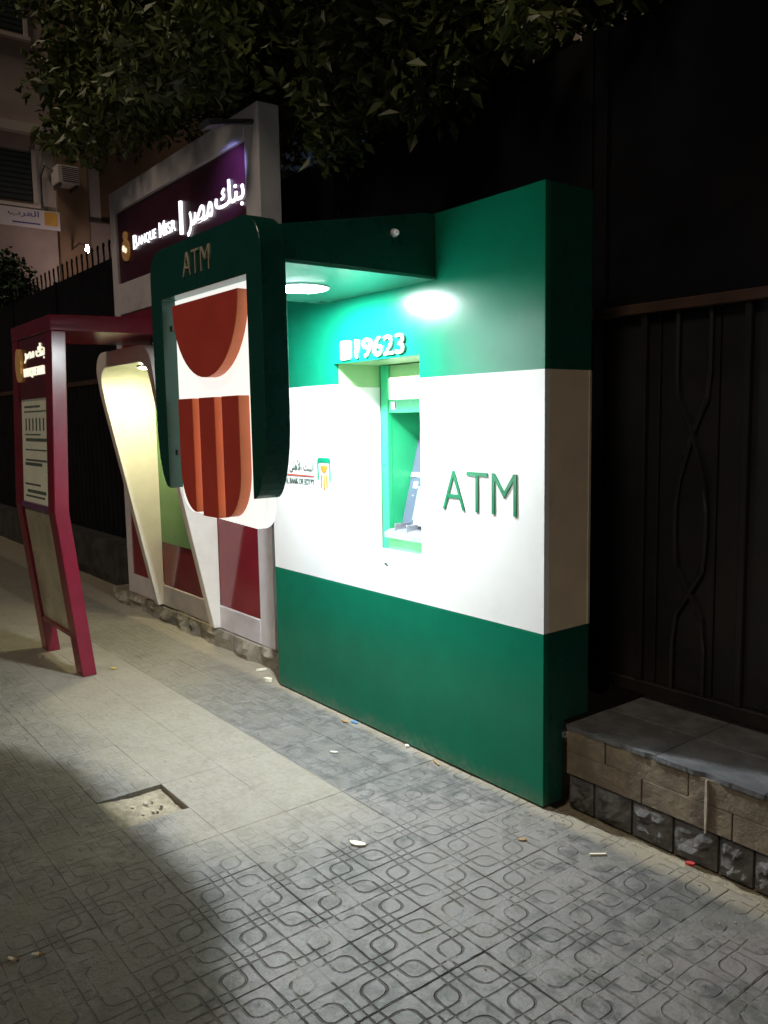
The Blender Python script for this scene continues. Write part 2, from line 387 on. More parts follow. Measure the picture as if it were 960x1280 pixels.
while x < LX1:                                          # top slabs with broken front edges
    xb = min(x+0.42, LX1); pts = []
    n = 40
    for i in range(n+1):
        u = x+.002+(xb-x-.004)*i/n
        chip = max(0, noise.noise((u*11.0, 3.3, 0))-0.2)*0.09+0.004*abs(noise.noise((u*60, 1, 0)))
        pts.append((u, 0.114+chip))
    y = 0.105
    pts += [(xb-.002, 0.395), (x+.002, 0.395)]
    obj('slab', MB().prism(pts, 2, 0.3185, 0.337), m_slab, lw)
    obj('slab', MB().box(x+.002, xb-.002, 0.40, 0.86, 0.3185, 0.3365), m_slab, lw, 0.003, 1)
    x = xb
obj('mortar_streak', MB().prism([(0.648, 0.12), (0.653, 0.12), (0.656, 0.25), (0.652, 0.315), (0.646, 0.315), (0.645, 0.2)], 1, 0.112, 0.121), m_mortar, lw)

# plinth under the maroon kiosk and on to the left
pl = thing('plinth', 'low broken concrete plinth under the maroon bank kiosk', 'plinth', (-3.5, 0.3, 0))
x = -2.12; k = 0
while x > -5.2:
    wd = random.uniform(.35, .62)
    obj('stone', rough_block(x-wd+.004, x-.004, 0.128, 0.62, -0.05, 0.117+random.uniform(-.012, .004), 0.03, k+40, 9, 4), m_kerb, pl); x -= wd; k += 1
pl2 = thing('plinth', 'dark stone plinth under the sheet fence beyond the maroon kiosk', 'plinth', (-9, 0.3, 0))
while x > -16:
    wd = random.uniform(.7, 1.1)
    obj('stone', rough_block(x-wd+.004, x-.004, 0.42, 0.8, -0.05, 0.40, 0.03, k+40, 6, 4), m_darkstone, pl2); x -= wd; k += 1

# ------------------------------------------------------------------ black fence and gate behind
FY = 0.62
fence = thing('sheet_fence', 'tall black steel sheet fence behind the kiosks', 'fence', (-5, FY, 0))
def ribbed(x0, x1, z0, z1, y, pitch=0.14, dep=0.018):
    pts = []; x = x0
    while x < x1-1e-4:
        for dx, dy in ((0, 0), (.5, 0), (.58, dep), (.92, dep)):
            xx = x+dx*pitch
            if xx < x1: pts.append((xx, y+dy))
        x += pitch
    pts.append((x1, y)); back = [(x1, y+.03), (x0, y+.03)]
    return MB().prism(pts+back, 2, z0, z1)
x = -15.9
while x < -0.25:
    xb = min(x+1.95, -0.22)
    obj('post', MB().box(x-.03, x+.03, FY-.012, FY+.06, 0.3, 3.26), m_fence, fence, 0.004, 1)
    obj('sheet', ribbed(x+.031, xb-.031, 0.33, 2.02, FY), m_fence, fence)
    obj('sheet', MB().box(x+.031, xb-.031, FY+.005, FY+.02, 2.075, 3.245), m_fence, fence)
    obj('rail', MB().box(x+.031, xb-.031, FY-.01, FY+.04, 2.02, 2.073), m_rail, fence, 0.004, 1)
    x = xb
obj('post', MB().box(-.25, -.19, FY-.014, FY+.06, 0.3, 3.26), m_fence, fence, 0.004, 1)
for k in range(44):                                     # scrolled spikes along the top
    xx = -12.6+k*0.17
    pts = [(xx, FY+.02, 3.24), (xx, FY+.02, 3.34), (xx+.02, FY+.01, 3.40), (xx+.055, FY+.0, 3.42), (xx+.075, FY+.0, 3.395), (xx+.06, FY, 3.37)]
    obj('spike', MB().tube(pts, [.011, .011, .011, .010, .009, .006], 5), m_fence, fence)
gate = thing('metal_gate', 'black steel gate with crossing ornamental bars above the ledge', 'gate', (0.8, FY, 0.34))
GX0, GX1 = -0.185, 3.1
obj('rail', MB().box(GX0, GX1, FY-.03, FY+.03, 2.02, 2.065), m_rail, gate, 0.004, 1)
obj('rail', MB().box(GX0, GX1, FY-.015, FY+.03, 0.36, 0.42), m_gate, gate, 0.004, 1)
obj('backing', MB().box(GX0, GX1, FY+.0305, FY+.036, .38, 2.05), m_gate, gate)
xs = [GX0+0.001+k*0.27 for k in range(13)]
for xa, xb in zip(xs, xs[1:]):
    obj('sheet', MB().box(xa+.004, min(xb, GX1)-.004, FY+.012+.004*random.random(), FY+.03, 0.42, 2.02), m_gate, gate, 0.003, 1)
for k in range(7):
    c = -0.215+k*0.464                                  # each pair runs straight, crosses, runs straight again
    for s in (-1, 1):
        q = []
        for z, off in ((0.42, .072), (.62, .072), (.75, .06), (.95, -.06), (1.08, -.072), (1.20, -.072), (1.32, -.06), (1.52, 0), (1.66, .06), (1.76, .072), (2.02, .072)):
            q.append((c+s*off, FY-.004+.006*(s > 0), z))
        if q[0][0] > GX0 and q[0][0] < GX1 and min(p[0] for p in q) > GX0: obj('bar', MB().tube(q, .0115, 5), m_gate, gate)
for k in range(8):
    c = 0.017+k*0.464
    if c < GX1: obj('bar', MB().box(c-.014, c+.014, FY-.016, FY+.011, 0.42, 2.02), m_gate, gate, .003, 1)
scr = thing('upper_screen', 'dark steel screen sheets standing above the gate', 'screen', (0.8, FY, 2.06))
for k in range(3):
    obj('sheet', MB().box(GX0+.004+k*1.1, GX0+1.096+k*1.1, FY+.01, FY+.025, 2.067, 3.245), m_fence, scr, .003, 1)

# ------------------------------------------------------------------ green and white kiosk
W, D = 2.10, 0.28
Z1, Z2, Z3 = 0.731, 1.779, 2.481
OX0, OX1, OZ0, OZ1 = -1.434, -0.745, 0.955, 1.884
T = 0.03
kio = thing('atm_kiosk', 'green kiosk with a broad white band, a lit canopy and a cash machine recess', 'kiosk', (-W/2, 0.14, 0))
obj('lower_panel', MB().box(-W, 0, 0, T, 0.008, Z1), m_green, kio, .0015, 1)
obj('white_panel', MB().box(-W, OX0, 0, T, Z1, Z2).box(OX0, OX1, 0, T, Z1, OZ0).box(OX1, 0, 0, T, Z1, Z2), m_white, kio)
obj('upper_panel', MB().box(-W, OX0, 0, T, Z2, Z3).box(OX0, OX1, 0, T, OZ1, Z3).box(OX1, 0, 0, T, Z2, Z3), m_green, kio)
for xs in ((-T, 0), (-W, -W+T)):
    obj('side_panel', MB().box(*xs, T, D, Z2, Z3), m_signgreen, kio)  # darker green than the front: shade of the sides painted into the colour
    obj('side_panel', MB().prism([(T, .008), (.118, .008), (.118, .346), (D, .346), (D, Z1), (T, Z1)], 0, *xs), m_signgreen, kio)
    sp = obj('beige_side', MB().box(*xs, T, D, Z1, Z2), m_beige, kio)
    e = xs[1] if xs[1] == 0 else xs[0]-.004
    obj('edge_trim', MB().box(e, e+.004, D-.012, D, Z1, Z2), m_mortar, sp)
obj('roof', MB().box(-W+T, -T, T, D, Z3-.03, Z3-.004), m_green, kio)
# recess lining
RY = 0.30
rv = obj('recess_lining', MB().box(OX0-.02, OX0, T, RY, .84, Z2-.012).box(OX1, OX1+.02, T, RY, .84, Z2).box(OX0, OX1, T, RY, .84, .858), m_white, kio)
obj('recess_head', MB().box(OX0-.02, OX0, T, RY, Z2-.012, OZ1+.02).box(OX1, OX1+.02, T, RY, Z2, OZ1+.02).box(OX0, OX1, T, RY, OZ1, OZ1+.02), m_reveal, kio)
obj('scuff', MB().prism([(-1.035, .885), (-1.01, .876), (-.998, .879), (-1.02, .892)], 1, -.0012, -.0004), m_txtdark, kio)
# canopy
CX0, CX1, CY, CZ = -1.52, -0.626, -0.815, 2.200
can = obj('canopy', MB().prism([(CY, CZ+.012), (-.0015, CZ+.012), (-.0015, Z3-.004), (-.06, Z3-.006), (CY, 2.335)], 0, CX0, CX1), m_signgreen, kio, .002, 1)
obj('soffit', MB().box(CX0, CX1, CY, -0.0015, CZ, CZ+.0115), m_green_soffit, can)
# lettering
text('lettering', 'ATM', m_txtgreen, kio, -0.593, -0.145, 1.193, 1.366, -0.0022, 0.004, bold=-0.012)
text('lettering', '19623', m_numwhite, kio, -1.225, -0.842, 1.898, 1.992, -0.0065, 0.012, bold=0.004)
ph = obj('phone_emblem', MB().prism(arc(-1.342, 1.910, .012, 180, 270, 4)+arc(-1.284, 1.910, .012, 270, 360, 4)+arc(-1.284, 1.980, .012, 0, 90, 4)+arc(-1.342, 1.980, .012, 90, 180, 4), 1, -.012, -.0005), m_numwhite, kio)
obj('handset', MB().tube([(-1.329, -.013, 1.972), (-1.333, -.013, 1.955), (-1.324, -.013, 1.932), (-1.305, -.013, 1.917), (-1.296, -.013, 1.922)], [.006, .004, .003, .004, .006], 6), m_txtgreen, ph)
lx0, lx1, lz0, lz1 = -1.612, -1.484, 1.262, 1.395
lg = obj('bank_emblem', MB().prism([(lx0, lz0), (lx0, lz1-.02)]+arc(lx0+.02, lz1-.02, .02, 180, 90, 4)+arc(lx1-.02, lz1-.02, .02, 90, 0, 4)+[(lx1, lz0), (lx1-.013, lz0+.018), (lx1-.013, lz1-.026), (lx0+.013, lz1-.026), (lx0+.013, lz0+.018)], 1, -.003, -.0004), mat('emblem_green', (0.004, 0.20, 0.11), .35), kio)
obj('bowl', MB().prism(arc(-1.548, 1.352, .034, 180, 360, 10, .038), 1, -.003, -.0004), m_orange, lg)
for k in (-1, 0, 1):
    obj('bar', MB().prism([(-1.548+k*.026-.008, 1.303)]+arc(-1.548+k*.026, 1.228+.012*abs(k), .008, 180, 360, 5)+[(-1.548+k*.026+.008, 1.303)], 1, -.003, -.0004), m_orange, lg)
AR = lambda *c: ''.join(chr(int(q, 16)) for q in c)
text('lettering', AR('FEEF', 'FEAE', 'FEBC', 'FEE4', 'FEDF', 'FE8D', '20', 'FEF0', 'FEE0', 'FEEB', 'FEF7', 'FE8D', '20', 'FEDA', 'FEE8', 'FE92', 'FEDF', 'FE8D'), m_txtdark, kio, -2.085, -1.645, 1.307, 1.378, -.0022, .003)
obj('rule', MB().box(-2.085, -1.645, -.0032, -.0004, 1.288, 1.294), m_redline, kio)
text('lettering', 'NATIONAL BANK OF EGYPT', m_txtdark, kio, -2.085, -1.645, 1.243, 1.274, -.0022, .003)

# downlight under the canopy
LPX, LPY = -1.12, -0.385
dl = thing('downlight', 'round white lit lamp fitted under the green canopy', 'lamp', (LPX, LPY, CZ))
ring = []
obj('housing', MB().prism(disc(LPX, LPY, .132, 36), 2, CZ-.006, CZ-.0005), m_ltgrey, dl, .002, 1)
mb = MB()
mb.quad(*[(u, v, CZ-.0072) for u, v in disc(LPX, LPY, .122, 36)][::-1])
obj('lens', mb, m_lamp, dl)
obj('led', MB().quad(*[(u, v, CZ-.0085) for u, v in disc(LPX, LPY, .054, 28)][::-1]), m_led, dl)
# small camera on the side of the canopy
sc = thing('security_camera', 'tiny white camera on the dark side of the green canopy', 'camera', (CX1, -.234, 2.37))
obj('base', MB().prism(disc(-.234, 2.37, .018, 14), 0, CX1+.0005, CX1+.012), m_ltgrey, sc, .002, 1)
obj('dome', MB().prism(disc(-.234, 2.37, .012, 14), 0, CX1+.012, CX1+.026), m_numwhite, sc, .005, 3)

# ------------------------------------------------------------------ hanging logo sign in front of the canopy
hs = thing('hanging_sign', 'hanging green arched sign with red logo blocks on a glowing white panel', 'sign', (-1.045, -.87, 1.17))
X0, X1, ZT, IZ = -1.553, -0.540, 2.362, 2.146
IX0, IX1 = -1.440, -0.653
outer = [(IX0, 1.298)]
outer += [(X0+(IX0-X0)*(1-math.cos(t)), 1.62-(1.62-1.298)*math.sin(t)) for t in [math.pi/2*(1-k/10) for k in range(1, 11)]]
outer += arc(X0+.11, ZT-.11, .11, 180, 90, 8)+arc(X1-.13, ZT-.13, .13, 90, 0, 8)
outer += [(X1-(X1-IX1)*(1-math.cos(t)), 1.62-(1.62-1.298)*math.sin(t)) for t in [math.pi/2*k/10 for k in range(0, 10)]]
outer += [(IX1, 1.298), (IX1, IZ), (IX0, IZ)]
SF, SB = -0.925, -0.817
obj('frame', MB().prism(outer, 1, SF, SB), m_signgreen, hs, .0025, 1)
pn = [(IX0+.002, 2.144), (IX0+.002, 1.31)]+arc(IX0+.122, 1.295, .12, 180, 262, 8, .105)+arc(IX1-.102, 1.255, .10, 275, 360, 8, .088)+[(IX1-.002, 1.31), (IX1-.002, 2.144)]
obj('light_panel', MB().prism(pn, 1, -.862, -.822), m_lightbox, hs, .004, 2)
obj('bowl', MB().prism(arc(-1.052, 2.108, .305, 180, 360, 24, .325), 1, -.913, -.8625), m_red, hs, .002, 1)
bx = [(-1.335, -1.190), (-1.125, -.980), (-.915, -.770)]
for k, (a, b) in enumerate(bx):
    zb = 1.195
    if k == 0: pts = [(a, 1.70), (a, zb+.21)]+arc(b, zb+.21, b-a, 180, 270, 10, .20)[1:]+[(b, 1.70)]
    elif k == 1: pts = [(a, 1.70), (a, zb), (b, zb), (b, 1.70)]
    else: pts = [(a, 1.70)]+arc(a, zb+.21, b-a, 270, 360, 10, .20)+[(b, 1.70)]
    obj('bar', MB().prism(pts, 1, -.913, -.8625), m_red, hs, .002, 1)
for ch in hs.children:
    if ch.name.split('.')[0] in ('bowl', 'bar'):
        ch.data.materials.append(m_glow_return)
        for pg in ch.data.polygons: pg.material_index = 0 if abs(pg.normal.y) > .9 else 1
text('lettering', 'ATM', m_taupe, hs, -1.19, -.94, 2.209, 2.306, SF-.003, .006, bold=-0.018)
for z in (2.02, 1.46):
    obj('hinge', MB().box(IX0+.0005, IX0+.012, -.885, -.865, z-.012, z+.012), m_dkgrey, hs, .002, 1)

# ------------------------------------------------------------------ cash machine inside the recess
cm = thing('cash_machine', 'green cash machine with sloped navy console inside the kiosk recess', 'cash machine', (-1.09, .32, .9))
AX0, AX1 = OX0+.002, OX1-.002
IL, IR = -1.372, -0.80
obj('fascia', MB().prism([(AX0, 1.882), (AX0, .91)]+arc(AX0+.04, .90, .04, 180, 270, 5)+[(AX1, .860), (AX1, 1.882), (IR, 1.882), (IR, .872), (IL, .872), (IL, 1.882)], 1, RY+.002, RY+.03), m_atmgreen, cm, .002, 1)
tb = obj('topper', MB().box(IL+.001, IR-.001, RY+.012, RY+.2, 1.700, 1.815), m_topper, cm, .003, 1)
obj('head_panel', MB().box(IL+.001, IR-.001, RY+.02, RY+.2, 1.8165, 1.882), m_reveal, cm, .002, 1)
hb = obj('header', MB().box(IL+.001, IR-.001, RY+.008, RY+.26, 1.628, 1.6985), m_atmgreen, cm, .002, 1)
st = obj('sticker', MB().box(-1.345, -1.30, RY+.0045, RY+.0078, 1.647, 1.688), m_numwhite, hb)
obj('stripe', MB().box(-1.310, -1.3005, RY+.0035, RY+.0044, 1.648, 1.687), m_blue, st)
obj('cheek', MB().prism([(RY+.03, 1.0), (RY+.30, 1.0), (RY+.30, 1.627), (RY+.03, 1.627)], 0, IL-.02, IL-.001), m_atmgreen, cm)
obj('cheek', MB().prism([(RY+.03, 1.0), (RY+.30, 1.0), (RY+.30, 1.627), (RY+.03, 1.627)], 0, IR+.001, IR+.02), m_atmgreen, cm)
con = obj('console', MB().prism([(RY+.085, 1.005), (RY+.30, 1.005), (RY+.30, 1.626), (RY+.255, 1.626)], 0, IL, IR), m_navy, cm, .003, 1)
def on_console(u0, u1, z0, z1, lift, name, m, parent):
    f = lambda z: RY+.085+(z-1.005)/(1.626-1.005)*.17
    mb = MB().prism([(f(z0)-lift, z0), (f(z0)+.004, z0), (f(z1)+.004, z1), (f(z1)-lift, z1)], 0, u0, u1)
    return obj(name, mb, m, parent, .0015, 1)
on_console(-1.26, -.93, 1.33, 1.55, .004, 'screen', m_screen, con)
on_console(IL+.004, IR-.004, 1.275, 1.30, .006, 'trim', m_ltgrey, con)
on_console(-1.335, -1.300, 1.215, 1.250, .003, 'symbol', m_ltgrey, con)
on_console(-1.328, -1.320, 1.172, 1.178, .003, 'indicator', m_ltgrey, con)
on_console(-1.26, -1.08, 1.05, 1.23, .030, 'slot_hood', m_steel, con)
on_console(-1.235, -1.105, 1.025, 1.15, .036, 'slot', m_ltgrey, con)
on_console(-1.0, -.88, 1.09, 1.20, .012, 'card_reader', m_dkgrey, con)
sh = obj('shelf', MB().prism([(RY-.035, .955), (RY+.2, .955), (RY+.2, 1.006), (RY-.0, 1.0), (RY-.035, .985)], 0, IL, IR), m_steel, cm, .003, 1)
obj('keypad', MB().box(-1.02, -.84, RY+.0, RY+.09, 1.000, 1.012), m_ltgrey, sh, .002, 1)
for i in range(4):
    for j in range(4):
        obj('key', MB().box(-1.012+i*.043, -.978+i*.043, RY+.006+j*.020, RY+.020+j*.020, 1.0122, 1.018), m_dkgrey, sh, .001, 1)
obj('tray_wall', MB().box(-1.30, -1.295, RY-.02, RY+.11, .995, 1.035), m_steel, sh, .001, 1)
obj('tray_wall', MB().box(-1.20, -1.195, RY-.02, RY+.11, .995, 1.035), m_steel, sh, .001, 1)
obj('kick_panel', MB().box(IL, IR, RY-.005, RY+.2, .873, .9545), mat('machine_pale_green', (.12, .48, .2), .3), cm, .002, 1)
obj('cabinet', MB().box(AX0, AX1, RY+.301, RY+.315, .96, 1.88), m_dkgrey, cm)

# ------------------------------------------------------------------ maroon kiosk with grey frame
BY = 0.15
bk = thing('bank_kiosk', 'tall grey framed kiosk with maroon panels and a lit bank name sign', 'kiosk', (-3.65, .35, .12))
FX0, FX1 = -4.935, -2.398
def fr(n, x0, x1, z0, z1, y0=BY, y1=.30): return obj(n, MB().box(x0, x1, y0, y1, z0, z1), m_grey, bk, .004, 1)
fr('frame_post', FX0, -4.822, .12, 3.51); fr('frame_post', -2.578, FX1, .12, 3.51)
fr('frame_rail', -4.8215, -2.5785, 3.332, 3.509); fr('frame_rail', -4.8215, -2.5785, 2.50, 2.752)
fr('kick_plate', -4.8215, -2.5785, .121, .288)
obj('body', MB().box(-4.82, -2.58, .20, .28, .13, 3.45), m_dkgrey, bk)
sg = obj('sign_panel', MB().box(-4.8215, -2.5785, .172, .19, 2.753, 3.331), m_maroon_sign, bk)
obj('red_panel', MB().box(-3.168, -2.5785, .160, .18, .289, 2.499), m_redpanel, bk, .002, 1)
obj('red_panel', MB().box(-4.8215, -4.242, .160, .18, .289, 2.499), m_redpanel, bk, .002, 1)
obj('red_panel', MB().box(-4.168, -3.242, .160, .18, .289, .640), m_redpanel, bk, .002, 1)
obj('machine_front', MB().box(-4.168, -3.242, .152, .18, .641, 1.97), m_bmgreen, bk, .004, 1)
obj('infill_panel', MB().box(-4.241, -3.169, .160, .18, 2.13, 2.499), m_redpanel, bk, .002, 1)
SY = .1665
for wd, xa, xb, hh in (('B', -4.475, -4.395, .108), ('ANQUE', -4.375, -4.02, .082), ('M', -3.955, -3.85, .108), ('ISR', -3.83, -3.655, .082)):
    text('lettering', wd, m_letter, sg, xa, xb, 2.985, 2.985+hh, SY-.004, .006, bold=0.004)
obj('divider', MB().box(-3.575, -3.545, SY-.012, .1715, 2.94, 3.17), m_letter, sg)
text('lettering', AR('FEAE', 'FEBC', 'FEE3'), m_letter, sg, -3.46, -3.06, 2.905, 3.075, SY-.004, .008, bold=0.004)
text('lettering', AR('FEDA', 'FEE8', 'FE91'), m_letter, sg, -3.02, -2.62, 2.955, 3.150, SY-.004, .008, bold=0.004)
em = obj('bank_emblem', MB().prism(arc(-4.635, 3.005, .075, 0, 330, 22, .085), 1, .150, .1715), m_gold, sg, .004, 2)
obj('emblem_head', MB().prism(disc(-4.635, 3.120, .035, 18), 1, .150, .1715), m_gold, em, .004, 2)
obj('emblem_mark', MB().prism(disc(-4.655, 3.02, .026, 14), 1, .146, .1495), m_letter2, em)
obj('emblem_mark', MB().prism(disc(-4.612, 3.0, .022, 14), 1, .146, .1495), m_letter2, em)
# shell round the machine: two leaning fins joined by a rounded head
def yf(z):
    return .105-(z-.12)/(1.80-.12)*.355 if z < 1.8 else -.25-.03*math.sin((z-1.8)/.33*math.pi/2)
def shell():
    SX0, SX1, ST, th, r = -4.244, -3.168, 2.125, .072, .17
    o = [(SX0, .125+k*(ST-r-.125)/14) for k in range(15)]+arc(SX0+r, ST-r, r, 180, 90, 8)[1:]+arc(SX1-r, ST-r, r, 90, 0, 8)+[(SX1, ST-r-k*(ST-r-.125)/14) for k in range(1, 15)]
    r2 = r-.03; IT = ST-.115
    a, b = SX0+th, SX1-th
    i_ = [(a, .125+k*(IT-r2-.125)/14) for k in range(15)]+arc(a+r2, IT-r2, r2, 180, 90, 8)[1:]+arc(b-r2, IT-r2, r2, 90, 0, 8)+[(b, IT-r2-k*(IT-r2-.125)/14) for k in range(1, 15)]
    mb = MB(); n = len(o)
    for (ox, oz), (ix, iz) in zip(o, i_):
        mb.v += [(ox, yf(oz), oz), (ix, yf(iz), iz), (ix, .159, iz), (ox, .159, oz)]
    for k in range(n-1):
        for j in range(4):
            mb.f.append((k*4+j, k*4+(j+1) % 4, k*4+4+(j+1) % 4, k*4+4+j))
    mb.f += [(0, 1, 2, 3), tuple((n-1)*4+j for j in (3, 2, 1, 0))]
    return mb
obj('machine_surround', shell(), m_cream, bk, .006, 2)
obj('hanger', MB().box(-3.60, -3.55, -.10, .1, 2.126, 2.17), m_grey, bk)
bl = thing('downlight', 'warm lit lamp inside the cream shell of the maroon kiosk', 'lamp', (-3.7, -.05, 2.0))
obj('housing', MB().prism(disc(-3.70, -.06, .10, 28), 2, 1.996, 2.0115), m_ltgrey, bl, .003, 1)
obj('lens', MB().prism(disc(-3.70, -.06, .082, 28), 2, 1.988, 1.9955), m_lampw, bl, .002, 1)
# arm lamp shining on the sign
al = thing('sign_lamp', 'dark arm lamp shining a bluish light on the maroon sign', 'lamp', (-2.46, .15, 3.40))
obj('arm', MB().tube([(-2.46, .15, 3.405), (-2.46, .0, 3.375), (-2.47, -.12, 3.345)], .017, 8), m_dkgrey, al)
obj('head', MB().prism([(-.17, 3.352), (-.06, 3.372), (-.05, 3.345), (-.155, 3.315)], 0, -2.545, -2.42), m_dkgrey, al, .006, 2)
ld = bpy.data.lights.new('lamp_light', 'SPOT'); ld.energy = 30.0; ld.color = (.36, .36, 1.0); ld.spot_size = R_(62); ld.spot_blend = .8; ld.shadow_soft_size = .03
lo = bpy.data.objects.new('lamp_light', ld); C.objects.link(lo); lo.parent = al
lo.matrix_parent_inverse = Matrix.Translation(-al.location); lo.location = (-2.52, -.12, 3.315)
lo.rotation_euler = (Vector((-2.52, -.12, 3.315))-Vector((-2.76, .17, 3.17))).to_track_quat('Z', 'Y').to_euler()

# ------------------------------------------------------------------ maroon totem with roof slab
tt = thing('information_totem', 'bent maroon totem with poster panels and a roof slab, beside the cream shell', 'totem', (-3.5, -.9, 0))
def prof(y): return y
def bent(x0, x1, z0, z1, front, back):
    """piece of the bent profile between heights z0 and z1; front/back are offsets from the street face"""
    def yy(z): return -.873-(z/1.06)*.112 if z < 1.06 else -.985+(z-1.06)/1.14*.045
    zs = [z0]+([1.06] if z0 < 1.06 < z1 else [])+[z1]
    return MB().prism([(yy(z)+front, z) for z in zs]+[(yy(z)+back, z) for z in reversed(zs)], 0, x0, x1)
obj('leg', bent(-3.95, -3.815, 0.0, 2.16, 0, .088), m_totem, tt, .004, 1)
obj('leg', bent(-3.185, -3.05, 0.0, 2.16, 0, .088), m_totem, tt, .004, 1)
hd = obj('head_panel', bent(-3.8145, -3.1855, 1.765, 2.16, .006, .08), m_maroon, tt, .002, 1)
obj('crossbar', bent(-3.8145, -3.1855, 1.045, 1.085, .004, .084), mat('violet_bar', (.13, .05, .13), .3), tt, .002, 1)
obj('crossbar', bent(-3.8145, -3.1855, .235, .265, .004, .084), m_totem, tt, .002, 1)
po = obj('poster', bent(-3.8145, -3.1855, 1.0855, 1.7645, .02, .03), m_poster, tt)
obj('lower_panel', bent(-3.8145, -3.1855, .2655, 1.0445, .02, .032), m_lowpanel, tt)
obj('back_panel', bent(-3.8145, -3.1855, .2655, 1.0445, .05, .07), m_maroon, tt)
obj('back_panel', bent(-3.8145, -3.1855, 1.0855, 1.7645, .05, .07), m_maroon, tt)
rnd = random.Random(3)
for z in (1.12, 1.15, 1.20, 1.33, 1.36, 1.43, 1.49, 1.53, 1.68, 1.71):
    x0 = -3.76+rnd.uniform(0, .06); obj('printed_line', bent(x0, x0+rnd.uniform(.35, .5), z, z+rnd.choice((.008, .012, .02)), .017, .0195), m_posterink, po)
for k in range(6):
    x0 = -3.72+k*.08; obj('printed_line', bent(x0, x0+.022, 1.56, 1.64, .017, .0195), m_posterink, po)
text('lettering', AR('FEAE', 'FEBC', 'FEE3', '20', 'FEDA', 'FEE8', 'FE91'), m_letter2, hd, -3.66, -3.20, 2.0, 2.105, -.942, .008, bold=.01)
text('lettering', 'BANQUE MISR', m_letter2, hd, -3.67, -3.20, 1.90, 1.965, -.947, .008, bold=.02)
obj('bank_emblem', MB().prism(arc(-3.755, 1.99, .06, 0, 330, 20, .11), 1, -.965, -.935), m_gold, hd, .004, 2)
obj('roof_slab', MB().prism([(-.945, 2.161), (.148, 2.175), (.148, 2.285), (-.945, 2.255)], 0, -3.95, -3.05), m_totem, tt, .005, 1)

# ------------------------------------------------------------------ far building on the left
def bldX(name, x, lab):  # a facade that faces +X
    return thing(name, lab, 'building', (x, 6, 0))
ab = bldX('apartment_building', -20.0, 'pinkish plastered apartment building with a dark shutter and brown corner pier')
HX = -18.0
obj('wall', MB().box(HX-6, HX, -3.0, 3.74, -.1, 15), m_build, ab)
obj('pier', MB().box(HX-6, HX+.12, 3.742, 4.44, -.1, 15), m_build2, ab)
obj('recessed_wall', MB().box(HX-6, HX-.5, 4.442, 4.95, 6.3, 15), m_build3, ab)
obj('balcony', MB().box(HX-6, HX-.2, 4.442, 8.5, 5.0, 6.42), m_build, ab, .05, 1)
obj('wing', MB().box(HX-6, HX-.6, 4.952, 9.5, -.1, 15), m_build2, ab)
for zz in (6.60, 10.2):
    for yy in ((2.0, 3.235), (-1.4, 0.1)):
        wn = obj('window', MB().box(HX-.1, HX+.03, yy[0], yy[1], zz, zz+1.06), m_shutter, ab)
        obj('frame', MB().box(HX+.001, HX+.06, yy[0]-.09, yy[0]-.001, zz-.08, zz+1.14).box(HX+.001, HX+.06, yy[1]+.001, yy[1]+.09, zz-.08, zz+1.14), m_build3, wn)
        for q in range(9): obj('slat', MB().box(HX+.031, HX+.045, yy[0]+.02, yy[1]-.02, zz+.04+q*.113, zz+.12+q*.113), m_shutter, wn)
        obj('sill', MB().box(HX+.001, HX+.14, yy[0]-.12, yy[1]+.12, zz-.16, zz-.081), m_build3, wn)
obj('cornice', MB().box(HX+.001, HX+.2, -3.0, 3.74, 8.05, 8.25), m_build3, ab)
obj('pale_strip', MB().box(HX+.002, HX+.03, 3.33, 3.74, 6.1, 8.0), m_build3, ab)
ac = thing('air_conditioner', 'boxy pale air conditioner on the wall beside the dark shutter', 'air conditioner', (HX, 3.75, 6.95))
obj('case', MB().box(HX+.13, HX+.62, 3.62, 4.10, 6.97, 7.36), m_ac, ac, .02, 2)
gr = obj('grille', MB().box(HX+.621, HX+.635, 3.72, 4.06, 7.01, 7.32), m_dkgrey, ac)
for k in range(7): obj('slat', MB().box(HX+.636, HX+.645, 3.72, 4.06, 7.03+k*.042, 7.045+k*.042), m_ac, gr)
obj('bracket', MB().box(HX+.125, HX+.60, 3.66, 3.70, 6.90, 6.968).box(HX+.125, HX+.60, 4.02, 4.06, 6.90, 6.968), m_dkgrey, ac)
obj('pipe', MB().tube([(HX+.3, 3.60, 7.3), (HX+.1, 3.5, 7.42), (HX+.06, 3.42, 7.2), (HX+.06, 3.42, 6.5)], .02, 6), m_dkgrey, ac)
bn = thing('banner', 'white shop banner with a yellow panel below the dark shutter', 'banner', (HX+.2, 2.7, 6.0))
obj('sheet', MB().box(HX+.16, HX+.20, .6, 3.74, 5.99, 6.40), m_banner, bn, .004, 1)
obj('yellow_panel', MB().box(HX+.201, HX+.206, 3.40, 3.68, 6.08, 6.38), m_bannerY, bn)
text('lettering', AR('FE8F', 'FEAE', 'FECC', 'FEDF', 'FE8D'), m_blue, bn, 2.62, 3.28, 6.20, 6.36, HX+.203, .004, face='+x')
obj('line', MB().box(HX+.201, HX+.205, 2.7, 3.3, 6.07, 6.10), m_blue, bn)
wl = thing('wall_lamp', 'small lit bulb on a bracket before the brown pier of the far building', 'lamp', (HX+.12, 4.0, 5.4))
obj('bracket', MB().tube([(HX+.12, 4.0, 5.62), (HX+.7, 3.98, 5.66), (-16.62, 3.93, 5.50)], .02, 6), m_dkgrey, wl)
m_bulb, _nt, _p = newmat('bulb_glass'); _p.inputs['Emission Color'].default_value = (1.0, .76, .70, 1); _p.inputs['Emission Strength'].default_value = 170
obj('bulb', MB().tube([(-16.62, 3.93, 5.50), (-16.61, 3.925, 5.46), (-16.6, 3.92, 5.41), (-16.59, 3.915, 5.36), (-16.58, 3.91, 5.32)], [.018, .035, .045, .036, .012], 10), m_bulb, wl, smooth=True)
